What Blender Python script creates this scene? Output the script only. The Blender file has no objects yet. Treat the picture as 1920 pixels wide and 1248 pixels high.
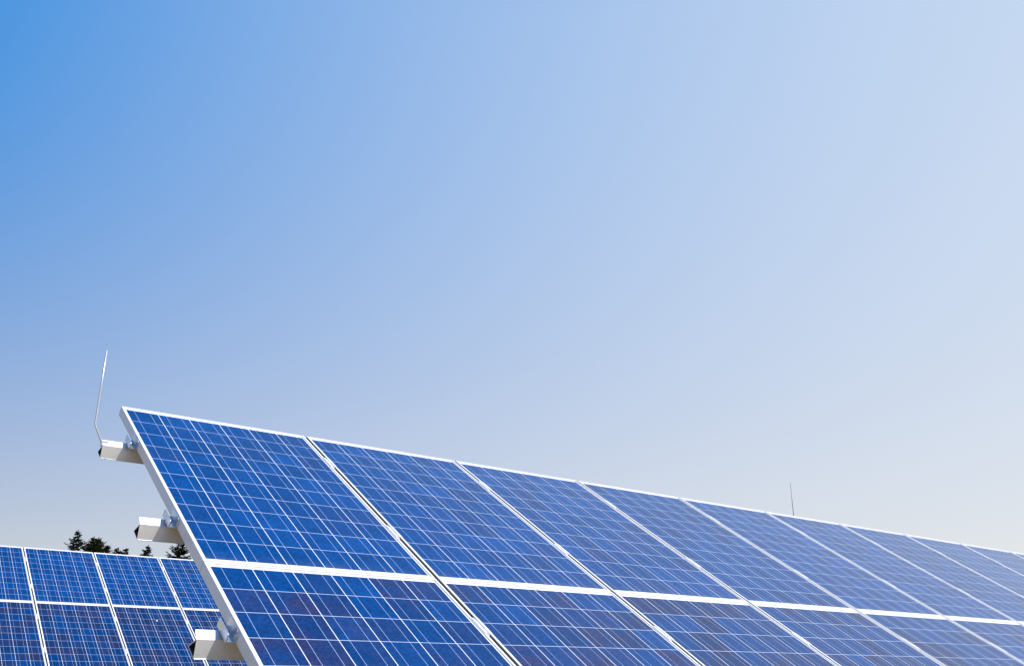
import bpy, bmesh, math, random
from mathutils import Vector, Matrix

S = bpy.context.scene
COL = S.collection
rad = math.radians

# ------------------------------------------------------------------ camera
PITCH, YAW = 0.3605, 0.6685
cd = bpy.data.cameras.new("camera")
cam = bpy.data.objects.new("camera", cd)
COL.objects.link(cam)
cd.sensor_fit = 'HORIZONTAL'
cd.sensor_width = 36.0
cd.lens = 1778.17 / 1920 * 36.0
cd.shift_x = -26.97 / 1920
cd.shift_y = -16.72 / 1920
cd.clip_start, cd.clip_end = 0.05, 6000
cam.location = (-1.2497, -4.8464, -1.2883)
fw = Vector((math.sin(YAW) * math.cos(PITCH), math.cos(YAW) * math.cos(PITCH), math.sin(PITCH)))
ri = Vector((math.cos(YAW), -math.sin(YAW), 0))
up = ri.cross(fw)
cam.rotation_euler = Matrix((ri, up, -fw)).transposed().to_euler()
S.camera = cam

# ------------------------------------------------------------------ sky, sun, exposure
SUN_AZ, SUN_EL = rad(145), rad(54)            # azimuth clockwise from +Y
EXPOSURE = 0.35
w = bpy.data.worlds.new("World")
S.world = w
w.use_nodes = True
nt = w.node_tree
nt.nodes.clear()

def wn(kind, **kw):
    n = nt.nodes.new(kind)
    for k_, v_ in kw.items():
        setattr(n, k_, v_)
    return n

def wvec(op, a, b=None, scale=None):
    n = wn("ShaderNodeVectorMath", operation=op)
    for i, x in ((0, a), (1, b)):
        if x is None:
            continue
        if isinstance(x, tuple):
            n.inputs[i].default_value = x
        else:
            nt.links.new(x, n.inputs[i])
    if scale is not None:
        if isinstance(scale, (int, float)):
            n.inputs['Scale'].default_value = scale
        else:
            nt.links.new(scale, n.inputs['Scale'])
    return n.outputs['Value'] if op == 'DOT_PRODUCT' else n.outputs[0]

def wmath(op, a, b):
    n = wn("ShaderNodeMath", operation=op)
    for i, x in ((0, a), (1, b)):
        if isinstance(x, (int, float)):
            n.inputs[i].default_value = x
        else:
            nt.links.new(x, n.inputs[i])
    return n.outputs[0]

sky = wn("ShaderNodeTexSky", sky_type='NISHITA')
sky.sun_disc = False
sky.sun_elevation = SUN_EL
sky.sun_rotation = SUN_AZ
sky.altitude = 300
sky.air_density = 1.0
sky.dust_density = 1.5
sky.ozone_density = 3.0
# summer haze over the clear sky: whiter towards the morning side and towards the horizon
dirn = wn("ShaderNodeTexCoord").outputs['Generated']
hz_az, hz_el = rad(110), rad(15)
m_ = wvec('DOT_PRODUCT', dirn, (math.sin(hz_az) * math.cos(hz_el), math.cos(hz_az) * math.cos(hz_el), math.sin(hz_el)))
sepz = wn("ShaderNodeSeparateXYZ")
nt.links.new(dirn, sepz.inputs[0])
zup = wmath('MAXIMUM', sepz.outputs[2], 0.0)
m_ = wmath('MAXIMUM', m_, -0.2)
low = wmath('POWER', wmath('SUBTRACT', 1.0, zup), 3.0)
acc = wvec('ADD', wvec('SCALE', (0.693, 0.534, 0.184), None, m_), (0.036, 0.262, 0.668))
acc = wvec('ADD', acc, wvec('SCALE', (-0.140, -0.129, -0.111), None, wmath('MULTIPLY', m_, m_)))
acc = wvec('ADD', acc, wvec('SCALE', (0.637, 0.309, -0.245), None, low))
acc = wvec('ADD', acc, wvec('SCALE', (-0.536, -0.350, 0.055), None, wmath('MULTIPLY', low, m_)))
acc = wvec('ADD', acc, wvec('SCALE', sky.outputs[0], None, 0.04))
acc = wvec('MAXIMUM', acc, (0.02, 0.16, 0.45))
# the haze thins out overhead, where the sky is a deeper blue
zr = wn("ShaderNodeMapRange", interpolation_type='SMOOTHSTEP')
nt.links.new(zup, zr.inputs[0])
for i_, v_ in enumerate((0.62, 0.80, 0.0, 0.92)):
    zr.inputs[i_ + 1].default_value = v_
zm = wn("ShaderNodeMix", data_type='RGBA')
nt.links.new(zr.outputs[0], zm.inputs[0])
nt.links.new(acc, zm.inputs[6])
zm.inputs[7].default_value = (0.03, 0.19, 0.58, 1.0)
acc = zm.outputs[2]
SKY_STRENGTH = 0.12
acc = wvec('SCALE', acc, None, 1.0 / (SKY_STRENGTH * 2 ** EXPOSURE))
bg = wn("ShaderNodeBackground")
bg.inputs[1].default_value = SKY_STRENGTH
wo = wn("ShaderNodeOutputWorld")
nt.links.new(acc, bg.inputs[0])
nt.links.new(bg.outputs[0], wo.inputs[0])

sd = bpy.data.lights.new("sun", 'SUN')
sd.energy = 3.8
sd.angle = rad(0.5)
sd.color = (1.0, 0.95, 0.88)
sun = bpy.data.objects.new("sun", sd)
COL.objects.link(sun)
sdir = Vector((math.sin(SUN_AZ) * math.cos(SUN_EL), math.cos(SUN_AZ) * math.cos(SUN_EL), math.sin(SUN_EL)))
sun.rotation_euler = sdir.to_track_quat('Z', 'Y').to_euler()
sun.location = sdir * 60

S.view_settings.view_transform = 'Standard'
S.view_settings.look = 'None'
S.view_settings.gamma = 1
S.view_settings.exposure = EXPOSURE

# ------------------------------------------------------------------ helpers
def mesh_obj(name, bm, mats, parent=None, smooth=False):
    me = bpy.data.meshes.new(name)
    bm.normal_update()
    bm.to_mesh(me)
    bm.free()
    for m in (mats if isinstance(mats, (list, tuple)) else [mats]):
        me.materials.append(m)
    if smooth:
        for p in me.polygons:
            p.use_smooth = True
    o = bpy.data.objects.new(name, me)
    COL.objects.link(o)
    if parent:
        o.parent = parent
    return o

def empty(name, M=None):
    o = bpy.data.objects.new(name, None)
    o.empty_display_size = 0.1
    COL.objects.link(o)
    if M is not None:
        o.matrix_world = M
    return o

def tag(o, label, cat, group=None, kind=None):
    if label:
        o['label'] = label
    if cat:
        o['category'] = cat
    if group:
        o['group'] = group
    if kind:
        o['kind'] = kind
    return o

def copy_tree(o, parent=None):
    c = o.copy()
    COL.objects.link(c)
    if parent:
        c.parent = parent
    for ch in list(o.children):
        copy_tree(ch, c)
    return c

def box(bm, x0, x1, y0, y1, z0, z1):
    vs = [bm.verts.new((x, y, z)) for z in (z0, z1) for y in (y0, y1) for x in (x0, x1)]
    for f in ((0, 2, 3, 1), (4, 5, 7, 6), (0, 1, 5, 4), (2, 6, 7, 3), (0, 4, 6, 2), (1, 3, 7, 5)):
        bm.faces.new([vs[i] for i in f])
    return vs

def tube(bm, pts, rads, n=10, cap=True):
    pts = [Vector(p) for p in pts]
    rings = []
    for i, p in enumerate(pts):
        a = pts[max(i - 1, 0)]
        b = pts[min(i + 1, len(pts) - 1)]
        d = (b - a).normalized()
        s = d.cross(Vector((0.31, 0.87, 0.12))).normalized()
        t = d.cross(s)
        r = rads[i] if isinstance(rads, (list, tuple)) else rads
        rings.append([bm.verts.new(p + (s * math.cos(2 * math.pi * k / n) + t * math.sin(2 * math.pi * k / n)) * r) for k in range(n)])
    for A, B in zip(rings, rings[1:]):
        for k in range(n):
            bm.faces.new((A[k], A[(k + 1) % n], B[(k + 1) % n], B[k]))
    if cap:
        bm.faces.new(rings[0][::-1])
        bm.faces.new(rings[-1])
    bmesh.ops.recalc_face_normals(bm, faces=bm.faces[:])

def extrude_profile(bm, prof, x0, x1, caps=True):
    """closed profile in (y,z), swept along x"""
    A = [bm.verts.new((x0, y, z)) for y, z in prof]
    B = [bm.verts.new((x1, y, z)) for y, z in prof]
    n = len(prof)
    for i in range(n):
        bm.faces.new((A[i], A[(i + 1) % n], B[(i + 1) % n], B[i]))
    if caps:
        bm.faces.new(A[::-1])
        bm.faces.new(B)
    bmesh.ops.recalc_face_normals(bm, faces=bm.faces[:])

class NG:
    """small helper to write shader node graphs"""
    def __init__(self, name):
        self.m = bpy.data.materials.new(name)
        self.m.use_nodes = True
        self.t = self.m.node_tree
        self.p = self.t.nodes["Principled BSDF"]
    def node(self, kind, **kw):
        n = self.t.nodes.new(kind)
        for k, v in kw.items():
            setattr(n, k, v)
        return n
    def put(self, sock, v):
        if hasattr(v, 'links') or hasattr(v, 'is_linked'):
            self.t.links.new(v, sock)
        else:
            sock.default_value = v
    def math(self, op, a, b=None, c=None):
        n = self.node("ShaderNodeMath", operation=op)
        self.put(n.inputs[0], a)
        if b is not None:
            self.put(n.inputs[1], b)
        if c is not None:
            self.put(n.inputs[2], c)
        return n.outputs[0]
    def mix(self, f, a, b):
        n = self.node("ShaderNodeMix", data_type='RGBA')
        self.put(n.inputs[0], f)
        self.put(n.inputs[6], a)
        self.put(n.inputs[7], b)
        return n.outputs[2]
    def noise(self, vec, scale, detail=3, rough=0.5):
        n = self.node("ShaderNodeTexNoise")
        if vec is not None:
            self.put(n.inputs['Vector'], vec)
        n.inputs['Scale'].default_value = scale
        n.inputs['Detail'].default_value = detail
        n.inputs['Roughness'].default_value = rough
        return n.outputs['Fac']
    def remap(self, v, a, b, c, d):
        n = self.node("ShaderNodeMapRange")
        self.put(n.inputs[0], v)
        for i, x in enumerate((a, b, c, d)):
            n.inputs[i + 1].default_value = x
        return n.outputs[0]
    def set(self, **kw):
        for k, v in kw.items():
            self.put(self.p.inputs[k.replace('_', ' ')], v)

def c4(r, g, b):
    return (r, g, b, 1.0)

# ------------------------------------------------------------------ materials
def metal_mat(name, col, metallic, rough, blotch=0.12, scale=9.0):
    g = NG(name)
    tc = g.node("ShaderNodeTexCoord").outputs['Object']
    n1 = g.noise(tc, scale, 5, 0.6)
    n2 = g.noise(tc, scale * 3, 4, 0.6)
    k = g.math('ADD', g.remap(n1, 0.3, 0.7, 1 - blotch, 1.0), g.remap(n2, 0.3, 0.7, -blotch * .4, 0))
    cc = g.node("ShaderNodeCombineColor")
    for i in range(3):
        g.put(cc.inputs[i], g.math('MULTIPLY', k, col[i]))
    g.set(Base_Color=cc.outputs[0], Metallic=metallic, Roughness=g.remap(n2, 0.3, 0.7, rough - .02, rough + .05))
    return g.m

M_ALU = metal_mat("anodised_aluminium", (0.88, 0.87, 0.86), 0.12, 0.42, 0.06, 5)
M_GALV = metal_mat("galvanised_steel", (0.87, 0.87, 0.87), 0.48, 0.30, 0.08, 14)
M_INNER = metal_mat("shaded_inside_of_rail", (0.10, 0.10, 0.10), 0.2, 0.6, 0.3, 10)  # shade inside the hollow rail, put into the colour of its inner skin
M_ZINC = metal_mat("zinc_plated_steel", (0.72, 0.75, 0.78), 0.85, 0.28, 0.1, 20)
M_BOLT = metal_mat("bolt_steel", (0.42, 0.42, 0.43), 0.9, 0.3, 0.2, 40)
M_ROD = metal_mat("round_aluminium_rod", (0.66, 0.66, 0.67), 0.6, 0.4, 0.05, 6)
M_MAST = metal_mat("weathered_steel_mast", (0.30, 0.30, 0.31), 0.4, 0.55, 0.1, 3)

CW, CG = 0.1565, 0.0031
PW_, PH_, PD_ = 0.990, 1.6488, 0.0463
MU = (PW_ - (6 * CW + 5 * CG)) / 2
MV = (PH_ - (10 * CW + 9 * CG)) / 2

def cell_material():
    g = NG("polycrystalline_cells_under_glass")
    uv = g.node("ShaderNodeUVMap")
    uv.uv_map = "metres"
    sp = g.node("ShaderNodeSeparateXYZ")
    g.put(sp.inputs[0], uv.outputs[0])
    u = g.math('SUBTRACT', sp.outputs[0], MU)
    v = g.math('SUBTRACT', sp.outputs[1], MV)
    P = CW + CG
    fu, fv = g.math('FLOORED_MODULO', u, P), g.math('FLOORED_MODULO', v, P)
    iu, iv = g.math('FLOOR', g.math('DIVIDE', u, P)), g.math('FLOOR', g.math('DIVIDE', v, P))
    def inside(x, lo, hi):
        return g.math('MULTIPLY', g.math('GREATER_THAN', x, lo), g.math('LESS_THAN', x, hi))
    area = g.math('MULTIPLY', inside(u, 0, 6 * P - CG), inside(v, 0, 10 * P - CG))
    cell = g.math('MULTIPLY', g.math('MULTIPLY', g.math('LESS_THAN', fu, CW), g.math('LESS_THAN', fv, CW)), area)
    bw = 0.00085
    bus = g.math('MAXIMUM', g.math('LESS_THAN', g.math('ABSOLUTE', g.math('SUBTRACT', fu, CW * .25)), bw),
                 g.math('LESS_THAN', g.math('ABSOLUTE', g.math('SUBTRACT', fu, CW * .75)), bw))
    bus = g.math('MULTIPLY', bus, area)
    oi = g.node("ShaderNodeObjectInfo")
    oc = g.node("ShaderNodeSeparateColor")
    g.put(oc.inputs[0], oi.outputs['Color'])
    seed = g.math('MULTIPLY', oc.outputs[1], 917.0)
    cv = g.node("ShaderNodeCombineXYZ")
    g.put(cv.inputs[0], iu)
    g.put(cv.inputs[1], iv)
    g.put(cv.inputs[2], seed)
    wn = g.node("ShaderNodeTexWhiteNoise", noise_dimensions='3D')
    g.put(wn.inputs[0], cv.outputs[0])
    rc = g.node("ShaderNodeSeparateColor")
    g.put(rc.inputs[0], wn.outputs['Color'])
    # purple share from object colour red channel
    pur = g.math('SUBTRACT', oc.outputs[0], rc.outputs[0])
    pur = g.remap(pur, -0.22, 0.26, 0.0, 1.0)
    # crystal grain
    gv = g.node("ShaderNodeCombineXYZ")
    g.put(gv.inputs[0], u)
    g.put(gv.inputs[1], v)
    g.put(gv.inputs[2], g.math('ADD', seed, g.math('MULTIPLY', rc.outputs[1], 3.0)))
    vo = g.node("ShaderNodeTexVoronoi", feature='F1')
    g.put(vo.inputs['Vector'], gv.outputs[0])
    vo.inputs['Scale'].default_value = 110
    vc = g.node("ShaderNodeSeparateColor")
    g.put(vc.inputs[0], vo.outputs['Color'])
    grain = g.remap(vc.outputs[0], 0, 1, 0.74, 1.27)
    clump = g.noise(gv.outputs[0], 9, 3)
    tone = g.math('MULTIPLY', g.math('MULTIPLY', grain, g.remap(clump, .3, .7, .88, 1.12)), g.remap(rc.outputs[2], 0, 1, 0.86, 1.12))
    pmix = g.math('MULTIPLY', pur, g.remap(clump, .36, .64, 0.25, 1.0))
    base = g.mix(pmix, c4(0.0004, 0.047, 0.200), c4(0.026, 0.030, 0.098))
    hs = g.node("ShaderNodeVectorMath", operation='SCALE')
    g.put(hs.inputs[0], base)
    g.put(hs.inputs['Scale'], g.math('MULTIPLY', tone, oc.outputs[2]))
    ccol = g.mix(bus, hs.outputs[0], c4(0.34, 0.45, 0.68))
    gap = g.mix(area, c4(0.84, 0.84, 0.84), g.mix(g.math('LESS_THAN', fu, CW), c4(0.80, 0.83, 0.88), c4(0.50, 0.58, 0.74)))
    full = g.mix(cell, gap, ccol)
    full = g.mix(g.math('MULTIPLY', bus, g.math('SUBTRACT', 1.0, cell)), full, c4(0.62, 0.64, 0.68))
    # dust washed down to the lower edge of the glass
    edge = g.remap(v, 1.50, 1.61, 0.0, 1.0)
    dn = g.noise(gv.outputs[0], 22, 4, .65)
    dust = g.math('MULTIPLY', g.math('MULTIPLY', g.math('POWER', edge, 2.2), g.remap(dn, .38, .68, 0, 1)), 0.22)
    film = g.math('MULTIPLY', g.remap(g.noise(gv.outputs[0], 2.2, 4, .6), .4, .8, 0, 1), 0.012)
    full = g.mix(g.math('ADD', dust, film), full, c4(0.34, 0.33, 0.34))
    g.set(Base_Color=full, Roughness=0.10, IOR=1.28)
    return g.m

M_CELL = cell_material()

def plain(name, col, rough, scale=6, var=0.15):
    g = NG(name)
    tc = g.node("ShaderNodeTexCoord").outputs['Object']
    n = g.noise(tc, scale, 4, .6)
    a = c4(*[c * (1 - var) for c in col])
    b = c4(*[min(1, c * (1 + var)) for c in col])
    g.set(Base_Color=g.mix(g.remap(n, .3, .7, 0, 1), a, b), Roughness=rough)
    return g.m

M_BACK = plain("white_backsheet", (0.74, 0.74, 0.73), 0.5, 3, .04)
M_PLASTIC = plain("black_plastic", (0.02, 0.02, 0.02), 0.5)
M_GAP_SHADE = plain("brown_gap_shade", (0.075, 0.060, 0.048), 0.75, 12, .25)  # dark brown that paints the shade between neighbouring panels
M_DROP = plain("dried_dropping", (0.78, 0.77, 0.72), 0.8, 60, .1)
M_BARK = plain("bark", (0.07, 0.05, 0.035), 0.95, 8, .35)

def foliage(name, a, b, scale):
    g = NG(name)
    tc = g.node("ShaderNodeTexCoord").outputs['Object']
    n = g.noise(tc, scale, 4, .65)
    g.set(Base_Color=g.mix(g.remap(n, .35, .65, 0, 1), c4(*a), c4(*b)), Roughness=0.75)
    return g.m

M_SPRUCE = foliage("spruce_needles", (0.007, 0.014, 0.008), (0.018, 0.030, 0.014), 2.2)
M_LARCH = foliage("olive_leaves", (0.016, 0.023, 0.006), (0.070, 0.080, 0.020), 1.6)

def ground_material():
    g = NG("dry_meadow")
    tc = g.node("ShaderNodeTexCoord").outputs['Object']
    n1 = g.noise(tc, 0.35, 6, .6)
    n2 = g.noise(tc, 9.0, 5, .7)
    gr = g.mix(g.remap(n2, .3, .7, 0, 1), c4(0.08, 0.066, 0.020), c4(0.19, 0.145, 0.05))
    so = g.mix(g.remap(n2, .3, .7, 0, 1), c4(0.15, 0.098, 0.045), c4(0.29, 0.20, 0.105))
    bmp = g.node("ShaderNodeBump")
    g.put(bmp.inputs['Height'], n2)
    bmp.inputs['Strength'].default_value = 0.6
    bmp.inputs['Distance'].default_value = 0.05
    g.set(Base_Color=g.mix(g.remap(n1, .34, .54, 0, 1), gr, so), Roughness=0.95, Normal=bmp.outputs[0])
    return g.m

# ------------------------------------------------------------------ ground
def gz(x, y):
    pts = [(-3000, -2.9), (-2, -2.9), (9, -2.32), (13, -2.15), (95, 0.2), (400, 1.0), (3000, 1.0)]
    for (a, za), (b, zb) in zip(pts, pts[1:]):
        if y <= b:
            return za + (zb - za) * (y - a) / (b - a)
    return 1.0

bm = bmesh.new()
ys = [-2500, -400, -80, -30, -12, -6, -2, 2, 5.5, 9, 13, 25, 45, 70, 95, 150, 250, 400, 900, 2500]
xs = [-2500, -400, -80, -30, -10, 0, 10, 25, 60, 200, 800, 2500]
gv_ = [[bm.verts.new((x, y, gz(x, y))) for x in xs] for y in ys]
for j in range(len(ys) - 1):
    for i in range(len(xs) - 1):
        bm.faces.new((gv_[j][i], gv_[j][i + 1], gv_[j + 1][i + 1], gv_[j + 1][i]))
gnd = mesh_obj("ground", bm, ground_material())
tag(gnd, None, None, kind='structure')

# ------------------------------------------------------------------ table frames of reference
PITCH_U, ROW_V = 1.008, 1.6534

def table_matrix(origin, tilt, yaw):
    back = Vector((-math.sin(yaw), math.cos(yaw), 0))
    e = Vector((math.cos(yaw), math.sin(yaw), 0))
    upslope = back * math.cos(tilt) + Vector((0, 0, math.sin(tilt)))
    n = -back * math.sin(tilt) + Vector((0, 0, math.cos(tilt)))
    M = Matrix((e, upslope, n)).transposed().to_4x4()
    M.translation = Vector(origin)
    return M

T1 = table_matrix((0, 0, 0), 0.5634, 0.0)
T2 = table_matrix((1.8335, 11.2981, 0.6157), 0.5596, -0.0026)

def at(T, u, v, n):
    return T @ Matrix.Translation((u, -v, n))

# ------------------------------------------------------------------ solar panel
def make_panel():
    """origin: middle of the lower edge, on the underside of the frame; x along the row, y up the slope"""
    root = empty("solar_panel")
    W, H, D, L, R = PW_ / 2, PH_, PD_, 0.0105, 0.005
    bm = bmesh.new()
    c = 0.0008
    # section of the aluminium frame, given as (inset, height), closed
    prof = [(0, 0.0), (0, D - c), (c, D), (L - c, D), (L, D - c), (L, D - R - 0.006), (0.0022, D - R - 0.006), (0.0022, 0.002), (0.028, 0.002), (0.028, 0.0)]
    rings = []
    for sx, sy in ((-1, 0), (1, 0), (1, 1), (-1, 1)):
        ring = []
        for i, z in prof:
            x = sx * (W - i)
            y = i if sy == 0 else H - i
            ring.append(bm.verts.new((x, y, z)))
        rings.append(ring)
    n = len(prof)
    for k in range(4):
        A, B = rings[k], rings[(k + 1) % 4]
        for i in range(n):
            bm.faces.new((A[i], B[i], B[(i + 1) % n], A[(i + 1) % n]))
    bmesh.ops.recalc_face_normals(bm, faces=bm.faces[:])
    mesh_obj("frame", bm, M_ALU, root)
    # glass with cells
    bm = bmesh.new()
    uvl = bm.loops.layers.uv.new("metres")
    e = 0.0004
    co = [(-W + L + e, L + e), (W - L - e, L + e), (W - L - e, H - L - e), (-W + L + e, H - L - e)]
    top = [bm.verts.new((x, y, D - R)) for x, y in co]
    bot = [bm.verts.new((x, y, D - R - 0.004)) for x, y in co]
    f = bm.faces.new(top)
    for i in range(4):
        bm.faces.new((bot[i], bot[(i + 1) % 4], top[(i + 1) % 4], top[i]))
    for ff in bm.faces:
        for lp in ff.loops:
            lp[uvl].uv = (lp.vert.co.x + W, H - lp.vert.co.y)
    mesh_obj("glass", bm, M_CELL, root)
    bm = bmesh.new()
    box(bm, -W + L + e, W - L - e, L + e, H - L - e, D - R - 0.0056, D - R - 0.0044)
    mesh_obj("back_sheet", bm, M_BACK, root)
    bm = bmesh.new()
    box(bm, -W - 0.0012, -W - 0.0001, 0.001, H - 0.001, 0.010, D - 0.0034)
    mesh_obj("gap_shade_strip", bm, M_GAP_SHADE, root)  # added dark strip, standing in for the shade in the panel gap
    bm = bmesh.new()
    box(bm, -0.06, 0.06, H - 0.24, H - 0.10, D - R - 0.028, D - R - 0.006)
    box(bm, -0.066, 0.066, H - 0.246, H - 0.094, D - R - 0.011, D - R - 0.0062)
    jb = mesh_obj("junction_box", bm, M_PLASTIC, root)
    bm = bmesh.new()
    for s in (-1, 1):
        tube(bm, [(s * .03, H - .24, D - .022), (s * .04, H - .30, D - .030), (s * .16, H - .36, D - .034), (s * .36, H - .37, D - .034)], 0.003, 6)
    mesh_obj("cable", bm, M_PLASTIC, jb)
    return root

ORD = ["first", "second", "third", "fourth", "fifth", "sixth", "seventh", "eighth", "ninth", "tenth", "eleventh", "twelfth", "thirteenth", "fourteenth"]
random.seed(11)
proto = make_panel()
def place_panel(T, col, row, label, group, purple, shade=1.0):
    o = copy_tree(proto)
    o.matrix_world = at(T, col * PITCH_U + PW_ / 2, row * ROW_V + PH_, -PD_)
    g = random.random()
    for ch in o.children:
        ch.color = (purple + random.uniform(-.05, .05), g, shade * random.uniform(.95, 1.05), 1)
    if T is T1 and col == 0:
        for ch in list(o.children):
            if ch.name.startswith("gap_shade_strip"):
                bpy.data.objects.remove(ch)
    tag(o, label, "solar panel", group)
    return o

NEAR_COLS = 12
for row in (0, 1):
    for col in range(NEAR_COLS):
        r_ = "upper" if row == 0 else "lower"
        if col == 0:
            lab = ("topmost left corner panel of the near array, beside two rail stubs" if row == 0
                   else "lower left end panel of the near array, beside the lowest rail stub")
        else:
            lab = f"{r_} row panel, {ORD[col]} from the left end of the near array"
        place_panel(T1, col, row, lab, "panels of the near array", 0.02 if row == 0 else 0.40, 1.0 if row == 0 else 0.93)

FAR_COLS = range(-3, 6)
for row in (0, 1):
    for col in FAR_COLS:
        r_ = "upper" if row == 0 else "lower"
        if col < -1:
            lab = f"{r_} panel of the far array, {ORD[-2 - col]} beyond the left picture edge"
        elif col == -1:
            lab = f"{r_} panel of the far array, cut off by the left picture edge"
        elif col < 3:
            lab = [f"{r_} far array panel just right of the one cut by the picture edge",
                   f"{r_} far array panel, middle of the three seen nearly whole",
                   f"{r_} far array panel, partly covered by the near array's left edge"][col]
        else:
            lab = f"{r_} far array panel, {ORD[col - 3]} of those hidden behind the near array"
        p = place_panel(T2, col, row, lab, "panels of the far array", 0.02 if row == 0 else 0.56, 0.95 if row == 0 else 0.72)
        if (col, row) == (1, 1):
            bm = bmesh.new()
            rr = random.Random(4)
            ring = [bm.verts.new((0.012 * (1 + rr.uniform(-.3, .4)) * math.cos(a), 0.016 * (1 + rr.uniform(-.3, .4)) * math.sin(a), 0.0002)) for a in [k * math.pi / 6 for k in range(12)]]
            cv_ = bm.verts.new((0, 0, 0.002))
            for k in range(12):
                bm.faces.new((ring[k], ring[(k + 1) % 12], cv_))
            d = mesh_obj("bird_dropping", bm, M_DROP, p)
            d.location = (0.07, 1.27, PD_ - 0.005)

def remove_tree(o):
    for ch in list(o.children):
        remove_tree(ch)
    bpy.data.objects.remove(o)

remove_tree(proto)

# ------------------------------------------------------------------ rails
# section measured in (y up the slope, z along the panel normal), origin at the upslope edge of the flange
def make_rail(T, v0, u0, u1, label, group):
    root = empty("mounting_rail", at(T, u0, v0, -PD_ - 0.0008))
    Lr = u1 - u0
    t = 0.0022
    A, B, C, Dp = Vector((0, 0)), Vector((-0.034, -0.014)), Vector((-0.0572, -0.0688)), Vector((0.016, -0.067))
    bm = bmesh.new()
    # open tube: outer skin, inner skin, joined by the cut edges
    outer = [(A.x, A.y), (B.x, B.y), (C.x, C.y), (Dp.x, Dp.y)]
    up_ = (B - A).normalized()
    seam = (-0.0315, -0.0185)
    # flange + web + bottom + back as one bent sheet (outside then inside)
    sheet_out = [(0.0, 0.0), (B.x, B.y), (C.x, C.y), (Dp.x, Dp.y), (B.x + 0.0075, B.y - 0.0060)]
    sheet_in = [(0.001, -0.0022), (B.x + 0.0015, B.y - 0.0028), (C.x + 0.0036, C.y + t), (Dp.x - 0.0050, Dp.y + t), (B.x + 0.0060, B.y - 0.0085)]
    prof = sheet_out + sheet_in[::-1]
    for i in range(len(prof)):
        pass
    A_ = [bm.verts.new((0, y, z)) for y, z in prof]
    B_ = [bm.verts.new((Lr, y, z)) for y, z in prof]
    n = len(prof)
    inner = []
    for i in range(n):
        f = bm.faces.new((A_[i], A_[(i + 1) % n], B_[(i + 1) % n], B_[i]))
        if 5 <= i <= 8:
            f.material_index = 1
    m = len(sheet_out)
    for i in range(m - 1):
        bm.faces.new((A_[i], A_[i + 1], A_[n - 2 - i], A_[n - 1 - i]))
        bm.faces.new((B_[i], B_[i + 1], B_[n - 2 - i], B_[n - 1 - i]))
    bmesh.ops.recalc_face_normals(bm, faces=bm.faces[:])
    extrude_profile(bm, [(C.x - .0034, C.y), (C.x - .0004, C.y), (C.x + .0008, C.y + .0022), (C.x - .0034, C.y + .0022)], 0.0006, Lr - .0006)
    mesh_obj("profile", bm, [M_GALV, M_INNER], root)
    # drip screw under the bottom near the end
    bm = bmesh.new()
    tube(bm, [(0.022, -0.050, -0.067), (0.022, -0.050, -0.0735)], 0.0026, 8)
    mesh_obj("screw", bm, M_BOLT, root)
    tag(root, label, "rail", group)
    return root

NEAR_R = NEAR_COLS * PITCH_U + 0.12
rails1 = [(0.397, -0.140, "topmost rail stub of the near array, bent wire rod at its tip"),
          (1.2157, -0.1295, "galvanised rail stub jutting out above the dark spruce, middle of the near array"),
          (2.0454, -0.112, "lowest visible rail stub, jutting out in front of the far panels"),
          (2.875, -0.125, "lowest near array rail, below the picture's lower edge")]
for v0, u0, lab in rails1:
    make_rail(T1, v0, u0, NEAR_R, lab, "rails of the near array")
rails2 = [(0.397, "highest rail under the far array"), (1.2157, "second highest rail under the far array"),
          (2.0454, "third highest rail under the far array"), (2.875, "lowest rail under the far array")]
for v0, lab in rails2:
    make_rail(T2, v0, -3 * PITCH_U - 0.13, 6 * PITCH_U + 0.1, lab, "rails of the far array")

# ------------------------------------------------------------------ clamps
def make_end_clamp():
    """origin: on the rail flange against the side of the frame; the frame lies towards +x"""
    root = empty("end_clamp")
    t, h, hl, wd, half = 0.0036, PD_ - 0.006, 0.032, 0.036, 0.052
    bm = bmesh.new()
    def plate(x0, x1, z0, z1, ch):
        prof = [(-half, z0), (half, z0), (half, z1 - ch), (half - ch, z1), (-half + ch, z1), (-half, z1 - ch)]
        extrude_profile(bm, prof, x0, x1)
    plate(-t - 0.0006, -0.0006, 0.0, h, 0.012)
    plate(-wd, -wd + t, 0.0, hl, 0.005)
    box(bm, -wd + t + 0.0002, -t - 0.0008, -half, half, 0.0003, t)
    mesh_obj("bracket", bm, M_ZINC, root)
    bm = bmesh.new()
    x = -wd / 2 - .001
    tube(bm, [(x, 0, t), (x, 0, t + 0.0022)], 0.0115, 18)
    mesh_obj("washer", bm, M_ZINC, root)
    bm = bmesh.new()
    tube(bm, [(x, 0, t + 0.0024), (x, 0, t + 0.0104)], 0.0082, 6)
    tube(bm, [(x, 0, t + 0.0105), (x, 0, t + 0.022)], 0.0042, 10)
    mesh_obj("bolt", bm, M_BOLT, root)
    return root

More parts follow.
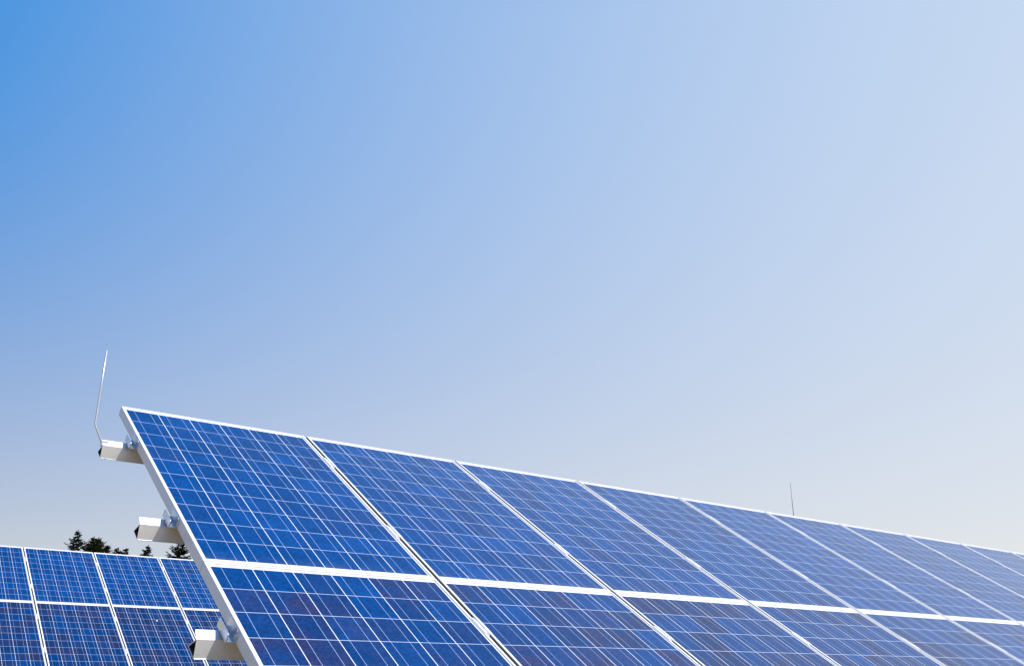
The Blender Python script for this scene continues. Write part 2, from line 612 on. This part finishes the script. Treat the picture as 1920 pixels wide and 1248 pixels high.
def make_mid_clamp():
    """origin: on top of the frames, middle of the gap; length along y"""
    root = empty("middle_clamp")
    g = (PITCH_U - PW_) / 2 - 0.0012
    half, t = 0.057, 0.0025
    bm = bmesh.new()
    # hat section across the gap: lip, wall, floor, wall, lip (x,z)
    prof = [(-g - .0085, .0004), (-g, .0004), (-g, -.014), (g, -.014), (g, .0004), (g + .0085, .0004),
            (g + .0085, .0004 + t), (g - t, .0004 + t), (g - t, -.014 + t), (-g + t, -.014 + t), (-g + t, .0004 + t), (-g - .0085, .0004 + t)]
    A = [bm.verts.new((x, -half, z)) for x, z in prof]
    B = [bm.verts.new((x, half, z)) for x, z in prof]
    n = len(prof)
    for i in range(n):
        bm.faces.new((A[i], A[(i + 1) % n], B[(i + 1) % n], B[i]))
    for V_ in (A, B):
        bm.faces.new([V_[i] for i in (0, 1, 10, 11)])
        bm.faces.new([V_[i] for i in (1, 2, 9, 10)])
        bm.faces.new([V_[i] for i in (2, 3, 8, 9)])
        bm.faces.new([V_[i] for i in (3, 4, 7, 8)])
        bm.faces.new([V_[i] for i in (4, 5, 6, 7)])
    bmesh.ops.recalc_face_normals(bm, faces=bm.faces[:])
    mesh_obj("bracket", bm, M_ALU, root)
    bm = bmesh.new()
    tube(bm, [(0, 0, -.0112), (0, 0, -.004)], 0.0048, 8)
    mesh_obj("bolt", bm, M_BOLT, root)
    return root

ec = make_end_clamp()
names = ["topmost", "middle", "lowest visible", "out of sight bottom"]
k = 0
for T, vs, u_, far in ((T1, rails1, 0.0, False),):
    for i, rl in enumerate(vs):
        o = ec if k == 0 else copy_tree(ec)
        k += 1
        o.matrix_world = at(T, u_, rl[0] + 0.026, -PD_ ) @ Matrix.Translation((0, 0, 0.0006))
        tag(o, f"bolted silver end clamp on the {names[i]} rail stub", "clamp", "end clamps on the rail stubs")

mc = make_mid_clamp()
k = 0
rn = ["top rail", "second rail", "third rail", "bottom rail"]
for i, rl in enumerate(rails1):
    for col in range(1, NEAR_COLS):
        o = mc if k == 0 else copy_tree(mc)
        k += 1
        o.matrix_world = at(T1, col * PITCH_U - (PITCH_U - PW_) / 2, rl[0] - 0.013 + 0.005 * math.sin(col * 7.1 + i), 0)
        tag(o, f"silver clamp over near array {rn[i]}, between {ORD[col-1]} and {ORD[col]} panel columns", "clamp", "clamps in the gaps of the near array")
for i, rl in enumerate(rails2):
    for col in range(-2, 6):
        o = copy_tree(mc)
        o.matrix_world = at(T2, col * PITCH_U - (PITCH_U - PW_) / 2, rl[0] - 0.013, 0)
        tag(o, f"silver clamp over the far array {rn[i]}, {ORD[col+2]} gap from its left end", "clamp", "clamps in the gaps of the far array")

# ------------------------------------------------------------------ supports under the tables
def make_support(T, u, label, group):
    M = at(T, u, 0, -PD_ - 0.071)
    root = empty("support_frame")
    a = M @ Vector((0, -0.25, -0.05))
    b = M @ Vector((0, -3.15, -0.05))
    back = M @ Vector((0, -0.85, -0.10))
    front = M @ Vector((0, -2.55, -0.10))
    root.location = (front.x, (front.y + back.y) / 2, gz(0, front.y))
    inv = Matrix.Translation(-root.location)
    def bar(name, p, q, sx, sy, mat):
        p, q = inv @ p, inv @ q
        d = (q - p).normalized()
        s = Vector((1, 0, 0))
        t = d.cross(s).normalized()
        bm = bmesh.new()
        vs = []
        for c_ in (p, q):
            vs.append([bm.verts.new(c_ + s * i * sx + t * j * sy) for i, j in ((-1, -1), (1, -1), (1, 1), (-1, 1))])
        for i in range(4):
            bm.faces.new((vs[0][i], vs[0][(i + 1) % 4], vs[1][(i + 1) % 4], vs[1][i]))
        bm.faces.new(vs[0])
        bm.faces.new(vs[1])
        bmesh.ops.recalc_face_normals(bm, faces=bm.faces[:])
        return mesh_obj(name, bm, mat, root)
    bar("rafter", a, b, 0.03, 0.05, M_GALV)
    for p in (back, front):
        bar("post", Vector((p.x, p.y, gz(0, p.y) - 0.3)), p + Vector((0, 0, 0.01)), 0.04, 0.05, M_GALV)
    bar("brace", Vector((front.x + 0.045, front.y, gz(0, front.y) + 0.35)), back + Vector((0.045, 0, -0.25)), 0.004, 0.03, M_GALV)
    tag(root, label, "support", group)

for k in range(4):
    make_support(T1, 1.1 + 3.2 * k, f"steel post frame carrying the near array, {ORD[k]} from its left end", "supports of the near array")
for k in range(3):
    make_support(T2, -2.2 + 3.2 * k, f"steel post frame carrying the far array, {ORD[k]} from its left end", "supports of the far array")

# ------------------------------------------------------------------ lightning rods
base = at(T1, -0.140, 0.397, -PD_) @ Vector((0, 0, 0))
root = empty("lightning_rod", Matrix.Translation(base))
bm = bmesh.new()
P0 = Vector((-0.1433, -0.3107, -0.262)) - base
P1 = Vector((-0.1822, -0.3107, -0.1865)) - base
P2 = Vector((-0.1839, -0.3107, 0.1692)) - base
pts = [P0 + Vector((0.02, 0.012, -0.04)), P0, P0.lerp(P1, .93), P1 + Vector((0.0008, 0, 0.004)), P1.lerp(P2, .03), P1.lerp(P2, .5), P2]
tube(bm, pts, [0.0036] * 5 + [0.0039, 0.0040], 12)
mesh_obj("rod", bm, M_ROD, root, smooth=True)
bm = bmesh.new()
box(bm, -0.004, 0.024, -0.012, 0.012, -0.030, -0.0085)
mesh_obj("clip", bm, M_ZINC, root)
tag(root, "thin bent silver lightning rod standing on the topmost rail stub", "lightning rod")

# slim mast standing on the ground between the two arrays
def ray(px, py):
    return fw + ri * (px - 986.97) / 1778.17 - up * (py - 607.28) / 1778.17
d0 = ray(1482, 905)
s_ = 14.5
tip = Vector(cam.location) + d0 * s_
mz = gz(0, tip.y)
root = empty("lightning_rod", Matrix.Translation((tip.x, tip.y, mz)))
bm = bmesh.new()
Ht = tip.z - mz
tube(bm, [(0, 0, -0.2), (0, 0, 2.3)], 0.021, 14)
mesh_obj("mast", bm, M_GALV, root, smooth=True)
bm = bmesh.new()
tube(bm, [(0, 0, 2.28), (0, 0, Ht - .5), (0, 0, Ht)], [0.006, 0.0055, 0.005], 10)
mesh_obj("rod", bm, M_MAST, root, smooth=True)
tag(root, "straight grey lightning rod rising behind the right part of the near array", "lightning rod")

# ------------------------------------------------------------------ trees behind the far array
def quad_spray(bm, p, d, ln, wd, nrm):
    s = d.cross(nrm)
    if s.length < 1e-4:
        s = d.cross(Vector((1, 0, 0.3)))
    s = s.normalized() * wd
    q = p + d * ln
    vs = [bm.verts.new(p - s * .35), bm.verts.new(p + d * ln * .45 - s), bm.verts.new(q), bm.verts.new(p + d * ln * .45 + s), ]
    bm.faces.new(vs)

def spruce(loc, H, R, label, seed, gap=0.30, dens=1.0, lean=0.0, power=0.82, mat=None, spray=1.0, name="spruce_tree"):
    r = random.Random(seed)
    root = empty(name, Matrix.Translation(loc))
    def axis(z):
        return Vector((lean * max(0.0, z / H - .6) / .4, 0, z))
    bm = bmesh.new()
    tube(bm, [(0, 0, -.3), (0, 0, H * .4), axis(H * .8), axis(H)], [0.16, .11, .045, .008], 8)
    mesh_obj("trunk", bm, M_BARK, root)
    bm = bmesh.new()
    UP = Vector((0, 0, 1))
    for _ in range(34):                                   # leader
        a = r.uniform(0, 6.28)
        zz = H - r.random() ** .8 * 0.75
        d = Vector((math.cos(a) * .6, math.sin(a) * .6, 1.0)).normalized()
        quad_spray(bm, axis(zz), d, .17, .030, Vector((math.sin(a), -math.cos(a), 0)))
    z = H - gap
    while z > 1.2:
        f = (H - z) / H
        prof = R * min(1.0, f + 0.008) ** power * min(1.0, f / .06 + .15)
        fine = f < .35
        nb = max(4, int((6 if f < .08 else 9) * dens))
        a0 = r.uniform(0, 6.28)
        for b_ in range(nb):
            if r.random() < .14:
                continue
            a = a0 + b_ * 6.283 / nb + r.uniform(-.35, .35)
            ln = prof * r.choice((r.uniform(.55, .9), r.uniform(.85, 1.2)))
            rise = 0.55 - 1.8 * min(.45, f) + r.uniform(-.2, .2)
            h = Vector((math.cos(a), math.sin(a), 0))
            p0 = axis(z + r.uniform(-.1, .1))
            ns = max(7, int(ln * (22 if fine else 7)))
            for i in range(ns):
                t = (i + r.random()) / ns
                p = p0 + h * ln * t + UP * (rise * ln * t - .35 * ln * t * (1 - t))
                for s in (-1, 1):
                    side = Vector((-h.y, h.x, 0)) * s
                    d = (h * r.uniform(.4, 1.0) + side * r.uniform(.1, .9) + UP * r.uniform(-.3, .55)).normalized()
                    k_ = spray * (1.2 - .45 * t) * (1 if fine else 1.7)
                    quad_spray(bm, p, d, r.uniform(.17, .32) * k_, r.uniform(.05, .085) * k_, UP + side * r.uniform(-1, 1))
        z -= gap * r.uniform(.8, 1.2) * (1 if fine else 1.6)
    mesh_obj("crown", bm, mat or M_SPRUCE, root)
    tag(root, label, "tree", "trees behind the far array")
    return root

def tree_spot(px, py, depth):
    """ground point and height of a tree whose tip is seen at this pixel of the photograph"""
    t = Vector(cam.location) + ray(px, py) * depth
    g_ = gz(t.x, t.y)
    return Vector((t.x, t.y, g_)), t.z - g_

SP = [
    (147, 993.5, 86, dict(R=5.4, seed=3, gap=.33, dens=1.1, power=.95), "tall pointed dark spruce, leftmost tree above the far panels"),
    (176, 1006, 92, dict(R=7.2, seed=5, gap=.25, power=.88, mat=M_LARCH, spray=1.0, dens=1.6), "olive green bushy tree touching the tall spruce's right side"),
    (185.6, 1007.5, 94, dict(R=7.0, seed=9, gap=.25, power=.88, mat=M_LARCH, spray=1.0, dens=1.6), "olive green bushy tree with narrow tip, right one of the joined pair"),
    (202, 1023, 90, dict(R=2.1, seed=15, gap=.2, power=.55, spray=.8, dens=1.2), "small dark round topped tree right of the olive pair"),
    (215, 1025.5, 92, dict(R=1.9, seed=18, gap=.22, power=.62, spray=.8, lean=.25), "small dark tree leaning out beside the round topped one"),
    (226, 1031.5, 98, dict(R=4.5, seed=21, gap=.2, power=.7, mat=M_LARCH, spray=.8), "low olive treetop barely showing over the far panels"),
    (236.3, 1026.5, 95, dict(R=3.4, seed=24, gap=.30), "slender spruce tip standing alone, smallest of the pointed treetops"),
    (272, 1021, 90, dict(R=3.6, seed=31, gap=.26, dens=1.0, lean=.3), "sparse leaning spruce top between the two dark thick spruces"),
    (341, 1010, 86, dict(R=5.6, seed=37, gap=.30, dens=1.3, power=.88), "dense spruce under the middle rail stub, by the near array's edge"),
]
for px, py, dep, kw, lab in SP:
    l, h = tree_spot(px, py, dep)
    spruce(l, h, kw.pop("R"), lab, kw.pop("seed"), **kw)
